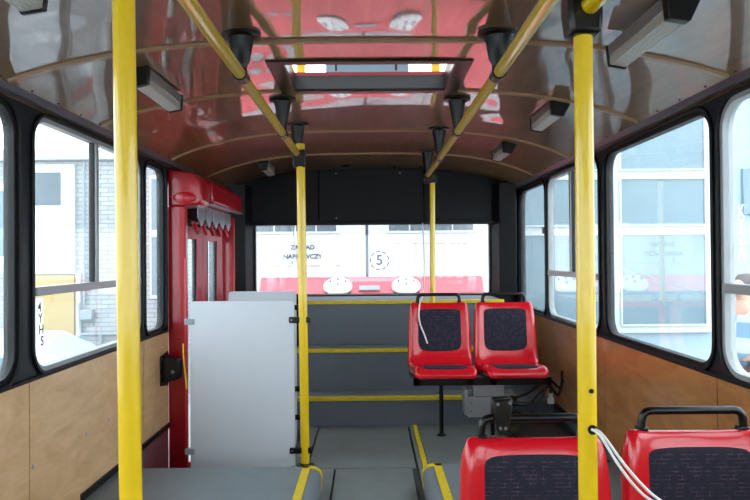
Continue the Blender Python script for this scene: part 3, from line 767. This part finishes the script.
for i in range(4):
    y0 = 3.91+i*.268; y1 = y0+.26
    xa, xb = (-1.17, -1.09) if i % 2 == 0 else (-1.09, -1.17)
    # leaf slightly folded: a frame of four bars with a pane
    a0 = Vector((xa, y0, 0)); a1 = Vector((xb, y1, 0)); u = (a1-a0).normalized(); nrm = Vector((u.y, -u.x, 0))
    def slab(s0, s1, z0, z1, th):
        L = (a1-a0).length; v = []
        for s_ in (s0, s1):
            for nn in (-th, th):
                for z in (z0, z1): v.append(a0+u*(s_*L)+nrm*nn+Vector((0,0,z)))
        return MB().add(v, [(0,1,3,2),(4,6,7,5),(0,4,5,1),(2,3,7,6),(0,2,6,4),(1,5,7,3)])
    lf = slab(0, .27, .58, 2.25, .014).add(*(lambda m: (m.v, m.f))(slab(.73, 1, .58, 2.25, .014)))
    lf.add(*(lambda m: (m.v, m.f))(slab(.2, .8, 2.17, 2.25, .014))); lf.add(*(lambda m: (m.v, m.f))(slab(.2, .8, .58, .80, .014)))
    leaf = lf.build('door_leaf', 'redpaint', d, bevel=.003)
    slab(.2, .8, .80, 2.17, .003).build('pane', 'doorglass', leaf)
    gk = slab(.27, .33, .80, 2.17, .010).add(*(lambda m: (m.v, m.f))(slab(.67, .73, .80, 2.17, .010)))
    gk.build('gasket', 'rubber', leaf)

# speaker-like black box on the plywood by the door
t = thing('wall_box', 'black box with screwed mounting plate on the plywood by the red door', 'wall box', (-1.18, 3.74, 1.33))
MB().prism([(3.66,1.335),(3.79,1.315),(3.79,1.515),(3.66,1.50)], 'x', -1.189, -1.183).build('mounting_plate', 'blackplastic', t, bevel=.002)
MB().prism([(-1.183,1.345),(-1.10,1.365),(-1.096,1.375),(-1.096,1.465),(-1.10,1.475),(-1.183,1.50)], 'y', 3.685, 3.775).build('housing', 'blackplastic', t, bevel=.006)
MB().lathe([(.010,0),(.010,-.004)], (-1.125, 3.685, 1.41), 12, 'y').build('socket', 'tin', t)
for y, z in ((3.668,1.35),(3.668,1.39),(3.668,1.44),(3.668,1.485),(3.785,1.335),(3.785,1.50)):
    MB().lathe([(.005,0),(.005,.003)], (-1.183, y, z), 8, 'x').build('screw', 'screw', t)

# ---------------------------------------------------------------- heater duct, aluminium box and cables under the rear seats
t = thing('heater_duct', 'black sheet metal duct along the floor under the right wall', 'duct', (1.03, 3.7, ZF))
for y0, y1 in ((3.12,3.62),(3.625,4.245)):
    MB().box(.80, 1.182, y0, y1, ZF, ZF+.075).build('cover', 'duct', t, bevel=.004)
MB().box(.78, .80, 3.12, 4.245, ZF, ZF+.03).build('side_rail', 'alu', t, bevel=.002)
t = thing('control_box', 'aluminium box mounted beneath the rear red seats', 'box', (.68, 3.86, 1.13))
MB().box(.555, .80, 3.78, 3.86, 1.115, 1.235).build('case', 'alu', t, bevel=.003)
MB().box(.535, .556, 3.77, 3.87, 1.13, 1.275).build('side_bracket', 'alu', t, bevel=.003)
MB().box(.59, .77, 3.79, 3.85, 1.235, 1.33).build('hanger', 'alu', t, bevel=.002)
for z in (1.15, 1.20): MB().lathe([(.006,0),(.006,-.003)], (.575, 3.78, z), 8, 'y').build('screw', 'screw', t)
for z in (1.14, 1.18, 1.22): MB().tube([(.80, 3.82, z), (.85, 3.82, z)], .012, 10).build('connector', 'blackplastic', t, smooth=True)
for k, (z, dy, lab) in enumerate(((1.14, 0, 'lowest black cable looping from the aluminium box to the wall'), (1.18, .02, 'middle black cable looping from the aluminium box to the wall'), (1.22, .04, 'highest black cable looping from the aluminium box to the wall'))):
    o = MB().tube(bez([(.85,3.82,z),(.92,3.80+dy,z-.02+.02*k),(1.00,3.84+dy,z+.06),(1.06,3.86+dy,z+.09),(1.10+.02*k,3.90+dy,z+.03),(1.165,3.95+dy,1.24+.05*k)] if k else [(.85,3.82,z),(.92,3.80,z-.02),(1.0,3.84,z+.07),(1.05,3.88,z+.15),(1.07,3.90,z+.12),(1.07,3.90,1.226)], 8), .008, 8).build('cable', 'blackcable', None, smooth=True)
    tag(o, lab, 'cable', 'black cables under the rear seats')
o = MB().tube([(1.07,3.90,1.165),(1.07,3.90,1.195),(1.07,3.90,1.20),(1.07,3.90,1.225)], [.020,.020,.012,.012], 12).build('plug', 'white', None, smooth=True)
tag(o, 'small white plug hanging on a black cable near the wall', 'plug')

# ---------------------------------------------------------------- marks on the glass
t = thing('glass_sticker', 'handwritten black marks on a pale strip on the left sliding window', 'sticker', (-1.218, 2.39, 1.80))
MB().box(-1.2185, -1.2180, 2.345, 2.42, 1.70, 1.91).build('strip', 'frost', t)
for i, ch in enumerate(('4', 'Y', 'H', 'S')):
    text_mesh('mark', ch, .05, (-1.2165, 2.392+.006*i, 1.875-i*.042), (R(90), 0, R(90)), 'blackplastic', t, .0004)
t = thing('glass_lettering', 'white vertical letters on the nearest right window', 'lettering', (1.219, 2.16, 2.02))
for i, ch in enumerate(('K', 'Y', 'Z', 'A')):
    text_mesh('letter', ch, .06, (1.2185, 2.13, 2.19-i*.045), (R(90), 0, R(-90)), 'frost', t, .0004)

# ================================================================ outside
g = struct(MB().box(-30, 30, -12, 30, -.2, 0).build('ground', 'ground'), 'pale concrete yard')
FY = 9.0
# service truck parked close behind the rear window: white doors above, red apron with lamps below
TY = 7.10
t = thing('service_truck', 'white service truck with red apron and number 5, behind the rear window', 'truck', (0, TY, 0))
MB().box(-1.40, 1.41, TY+.04, TY+4.5, .75, 3.5).build('body', 'gate', t, bevel=.03)
for (a, b) in ((-1.39, -.060), (-.028, 1.40)):
    leaf = MB().box(a, b, TY-.02, TY+.04, 1.30, 3.42).build('rear_door', 'gate', t, bevel=.006)
    c, dd = (-1.30, -.33) if a < -1 else (.165, 1.16)
    fr = MB().box(c, dd, TY-.032, TY-.02, 2.31, 3.0).build('window_frame', 'whitepaint', leaf, bevel=.003)
    for i in range(4):
        MB().box(c+.03+(dd-c-.06)*i/4, c+.03+(dd-c-.06)*(i+1)/4-.016, TY-.038, TY-.032, 2.335, 2.97).build('pane', 'darkglass', fr)
MB().box(-.060, -.028, TY-.005, TY+.045, 1.30, 3.42).build('door_gap', 'gap', t)
for (x0, x1, z) in ((-1.07, -.33, 1.960), (.17, 1.16, 2.195), (-.26, -.065, 1.963)):
    MB().box(x0, x1, TY-.0235, TY-.02, z-.004, z+.004).build('seam', 'doorply', t)
text_mesh('lettering', 'ZAK\u0141AD', .068, (-.745, TY-.022, 2.160), (R(90),0,0), 'print', t, .0015)
text_mesh('lettering', 'NAPRAWCZY', .068, (-.745, TY-.022, 2.060), (R(90),0,0), 'print', t, .0015)
text_mesh('lettering', '1', .055, (-.86, TY-.022, 1.995), (R(90),0,0), 'print', t, .0015)
text_mesh('number', '5', .155, (.091, TY-.022, 2.012), (R(90),0,0), 'print', t, .0015)
for k in range(9):
    a0 = R(40*k+6); a1 = R(40*k+32)
    arc = lambda r: [(.091+r*math.cos(a0+(a1-a0)*i/5), 2.012+r*math.sin(a0+(a1-a0)*i/5)) for i in range(6)]
    MB().prism(arc(.106)+arc(.093)[::-1], 'y', TY-.0235, TY-.02).build('number_ring', 'print', t)
prof = [(6.55,.45),(6.55,1.15),(6.68,1.40),(7.02,1.825),(7.075,1.838),(7.075,.45)]
MB().prism(prof, 'x', -1.19, 1.20).build('red_apron', 'redcar', t, bevel=.012)
ang = math.atan2(1.825-1.40, .34)
def on_slope(u):      # point on the sloping apron, u along the slope from its top
    return Vector((0, 7.02-u*math.cos(ang), 1.825-u*math.sin(ang)))
nrm = Vector((0, -math.sin(ang), math.cos(ang))); rot = Vector((0,0,1)).rotation_difference(nrm).to_matrix()
for x in (-.355, .37):
    c = on_slope(.13)+Vector((x,0,0))
    m_ = MB().lathe([(.150,-.01),(.155,.03),(.145,.050),(.11,.06),(.05,.064),(.001,.064)], (0,0,0), 28)
    m_.v = [tuple(c+rot@Vector((p[0], p[1]*.72, p[2]))) for p in m_.v]
    lp = m_.build('lamp', 'white', t, smooth=True, angle=50)
    m_ = MB().lathe([(.150,0),(.150,.02)], (0,0,0), 28); m_.v = [tuple(c+rot@Vector((p[0]*.93, p[1]*.72-.045, p[2]))) for p in m_.v]
    m_.build('lamp_base', 'blackplastic', lp)
    for dx, dy in ((-.08,.04),(0,.065),(.08,.04),(0,0)):
        m_ = MB().lathe([(.014,.05),(.014,.085),(.008,.09)], (0,0,0), 10)
        m_.v = [tuple(c+rot@Vector((p[0]+dx, p[1]+dy, p[2]))) for p in m_.v]
        m_.build('bulb', 'tin', lp, smooth=True)
c = on_slope(.15)+Vector((-.02,0,0))
m_ = MB().box(-.11,.11,-.03,.03,0,.03); m_.v = [tuple(c+rot@Vector(p)) for p in m_.v]
m_.build('plate', 'tin', t, bevel=.006)
for x in (-1.09, -.95, -.80):
    c = on_slope(.30)+Vector((x,0,0))
    m_ = MB().lathe([(.055,-.01),(.055,.012),(.04,.016)], (0,0,0), 16); m_.v = [tuple(c+rot@Vector(p)) for p in m_.v]
    m_.build('round_cap', 'tin', t, smooth=True)
for x in (-1.15, 1.15):
    for y in (7.9, 10.6):
        MB().tube([(x-.13,y,.45),(x-.12,y,.45),(x+.12,y,.45),(x+.13,y,.45)], [.40,.45,.45,.40], 24).build('wheel', 'tyre', t, smooth=True)

# glazed workshop to the right
t = thing('workshop_building', 'workshop front with white framed blue grey windows, behind the right side windows', 'building', (5, FY, 0))
MB().box(1.85, 14, FY+.08, FY+4, 0, 5.2).build('wall', 'cladding', t)
colsx = [(2.02, 2.42), (2.47, 3.28), (3.47, 4.63), (5.9, 7.1)]
rows = [(1.09, 2.33), (2.47, 3.10), (3.24, 4.6)]
for (a, b) in colsx:
    fr = MB().box(a-.10, b+.10, FY+.0, FY+.08, rows[0][0]-.12, rows[-1][1]+.12).build('window_frame', 'whitepaint', t, bevel=.004)
    for (z0, z1) in rows:
        MB().box(a, b, FY-.012, FY+.01, z0, z1).build('pane', 'bldglass', fr)
        MB().ring([(b+.02,z1+.02),(a-.02,z1+.02),(a-.02,z0-.02),(b+.02,z0-.02)], [(b,z1),(a,z1),(a,z0),(b,z0)], 'y', FY-.04, FY).build('bead', 'whitepaint', fr)
for x in (4.85, 5.35):
    MB().box(x, x+.02, FY+.06, FY+.08, 0, 5.2).build('cladding_joint', 'tin', t)
MB().box(5.2, 5.5, FY+.03, FY+.08, 2.6, 3.25).build('wall_cabinet', 'bldglass', t, bevel=.01)

# white brick building to the left
t = thing('brick_building', 'low white painted brick building with yellow door, seen through the left windows', 'building', (-5, FY, 0))
MB().box(-12, -2.78, FY+.02, FY+4, 0, 3.42).build('wall', 'bricks', t)
MB().box(-12, -2.77, FY-.08, FY+4.1, 3.42, 3.56).build('roof_edge', 'whitepaint', t, bevel=.01)
fr = MB().box(-4.95, -4.08, FY-.03, FY+.02, 1.85, 3.36).build('window_frame', 'whitepaint', t, bevel=.006)
MB().box(-4.62, -4.27, FY-.04, FY-.03, 2.80, 3.25).build('pane', 'darkglass', fr)
MB().box(-5.6, -4.98, FY-.03, FY+.02, 1.85, 3.1).build('window_frame', 'whitepaint', t, bevel=.006)
MB().box(-5.5, -5.05, FY-.04, FY-.03, 2.1, 3.0).build('pane', 'bldglass', t)
dr = MB().box(-4.95, -4.09, FY-.03, FY+.02, .05, 1.83).build('door', 'doorply', t, bevel=.006)
MB().box(-4.06, -4.00, FY-.04, FY+.02, .05, 1.86).build('door_frame', 'whitepaint', t)
MB().box(-3.98, -3.82, FY-.10, FY+.02, 1.22, 1.36).build('meter_box', 'tin', t, bevel=.01)
MB().tube([(-4.02,FY-.03,1.45),(-4.0,FY-.03,1.02),(-3.5,FY-.03,1.02)], .022, 10).build('pipe', 'tin', t, smooth=True)
MB().tube([(-3.72,FY-.03,1.04),(-3.72,FY-.03,.5)], .025, 10).build('pipe', 'tin', t, smooth=True)
MB().tube([(-3.95,FY-.03,3.4),(-3.95,FY-.03,1.4)], .018, 10).build('downpipe', 'tin', t, smooth=True)
MB().box(-3.05, -2.82, FY-.03, FY+.02, 1.5, 3.2).build('window_frame', 'whitepaint', t, bevel=.004)
MB().box(-3.02, -2.85, FY-.04, FY-.03, 2.45, 3.15).build('pane', 'bldglass', t)
MB().box(-3.02, -2.85, FY-.04, FY-.03, 1.55, 2.35).build('pane', 'bldglass', t)

# pale car to the left
t = thing('parked_car', 'pale parked car outside the left windows', 'car', (-3.9, 6.3, 0))
x0 = -5.7
side = [(0,.35),(0,.72),(.15,.80),(.75,.86),(1.15,1.24),(1.5,1.30),(2.4,1.29),(2.9,1.05),(3.0,.86),(3.55,.80),(3.62,.6),(3.6,.35)]
MB().prism([(x0+a, z) for a, z in side], 'y', 5.55, 7.05).build('body', 'carwhite', t, bevel=.05)
for (a, b) in (((.98,.90),(1.62,1.24)),((1.70,.90),(2.62,1.22))):
    for y in (5.545, 7.045):
        MB().box(x0+a[0]+.1, x0+b[0], y-.004+(.0), y+.010, a[1], b[1]).build('side_window', 'bldglass', t)
for y0_, y1_ in ((5.545,5.70),(6.9,7.055)):
    MB().box(x0+3.52, x0+3.625, y0_, y1_, .62, .76).build('tail_lamp', 'lampred', t, bevel=.01)
for a in (.7, 2.95):
    for y in (5.62, 6.98):
        MB().tube([(x0+a,y-.09,.30),(x0+a,y-.08,.30),(x0+a,y+.08,.30),(x0+a,y+.09,.30)], [.27,.30,.30,.27], 20).build('wheel', 'tyre', t, smooth=True)

# person in a checked shirt outside the right window
def skin_mesh(name, verts, edges_, radii, mat, parent, root=0, sub=2):
    me = bpy.data.meshes.new(name); me.from_pydata(verts, edges_, []); me.materials.append(M[mat])
    o = bpy.data.objects.new(name, me); col.objects.link(o)
    o.modifiers.new('skin', 'SKIN'); ss = o.modifiers.new('sub', 'SUBSURF'); ss.levels = sub; ss.render_levels = sub
    if not me.skin_vertices: pass
    lay = me.skin_vertices[0].data
    for i, r in enumerate(radii):
        lay[i].radius = (r, r) if not isinstance(r, tuple) else r; lay[i].use_root = (i == root)
    dg = bpy.context.evaluated_depsgraph_get()
    m2 = bpy.data.meshes.new_from_object(o.evaluated_get(dg)); bpy.data.objects.remove(o)
    m2.materials.clear(); m2.materials.append(M[mat])
    for p in m2.polygons: p.use_smooth = True
    q = bpy.data.objects.new(name, m2); col.objects.link(q); q.parent = parent
    return q
per = thing('person', 'person in pale blue checked shirt and dark trousers standing outside the right window', 'person', (3.74, 6.5, 0))
per.rotation_euler = (0, 0, R(-75)); per.scale = (1.07, 1.07, 1.07)
V = [(0,0,.92),(0,0,1.08),(0,.01,1.25),(0,.0,1.40),(0,-.01,1.49),(0,-.02,1.56),(0,-.025,1.63),(0,-.01,1.69),
     (-.17,0,1.39),(-.22,.01,1.14),(-.20,-.08,.92),(-.19,-.11,.86),(.17,0,1.39),(.22,.01,1.14),(.20,-.08,.92),(.19,-.11,.86),
     (-.09,0,.86),(-.10,-.01,.48),(-.10,.03,.09),(-.10,-.12,.035),(.09,0,.86),(.10,-.01,.48),(.10,.03,.09),(.10,-.12,.035),(0,-.105,1.595)]
E = [(0,1),(1,2),(2,3),(3,4),(4,5),(5,6),(6,7),(3,8),(8,9),(9,10),(10,11),(3,12),(12,13),(13,14),(14,15),(0,16),(16,17),(17,18),(18,19),(0,20),(20,21),(21,22),(22,23),(5,24)]
Rr = [(.14,.11),(.12,.095),(.14,.10),(.12,.085),(.05,.05),(.072,.08),(.08,.095),(.05,.06),.055,.043,.033,.028,.055,.043,.033,.028,.08,.055,.04,.035,.08,.055,.04,.035,.014]
skin_mesh('body', V, E, Rr, 'skin', per)
sv = [0,1,2,3,8,9,12,13]; mp_ = {k: i for i, k in enumerate(sv)}
Vs = [V[k] for k in sv]; Vs[0] = (0,0,.88)
skin_mesh('shirt', Vs, [(mp_[a],mp_[b]) for a, b in E if a in mp_ and b in mp_], [(.165,.13),(.145,.115),(.165,.12),(.14,.10),.07,.062,.07,.062], 'shirt', per)
sv = [0,16,17,18,20,21,22]; mp_ = {k: i for i, k in enumerate(sv)}
skin_mesh('trousers', [V[k] for k in sv], [(mp_[a],mp_[b]) for a, b in E if a in mp_ and b in mp_], [(.15,.12),.10,.075,.06,.10,.075,.06], 'jeans', per)
hm = MB().lathe([(.02,.10),(.06,.092),(.085,.065),(.097,.025),(.098,-.02),(.085,-.05)], (0,.018,1.635), 20); hm.build('hair', 'hair', None, smooth=True, angle=80)
hair = bpy.data.objects['hair']; hair.parent = per
for s in (-1, 1):
    e_ = MB().lathe([(.002,-.012),(.010,-.008),(.012,0),(.010,.008),(.002,.012)], (s*.032,-.115,1.615), 10).build('eye', 'eye', None, smooth=True, angle=90); e_.parent = per
    e_ = MB().lathe([(.004,-.030),(.014,-.018),(.016,.006),(.010,.026),(.002,.032)], (s*.088,-.005,1.60), 10).build('ear', 'skin', None, smooth=True, angle=90); e_.parent = per
e_ = MB().box(-.024,.024,-.118,-.100,1.548,1.556).build('mouth', 'redcar', None, bevel=.003); e_.parent = per
for s in (-1, 1):
    for k in range(5):
        fx = s*(.185+.008*(k-2)) if k < 4 else s*.165
        L = (.055,.065,.062,.048,.04)[k]
        y_ = -.12+.012*(k-2) if k < 4 else -.135
        e_ = MB().tube([(s*.19, y_+.0, .845), (fx, y_-.008, .845-L*.55), (fx-s*.006, y_-.002, .845-L)], [.009,.008,.006], 8).build('finger', 'skin', None, smooth=True); e_.parent = per
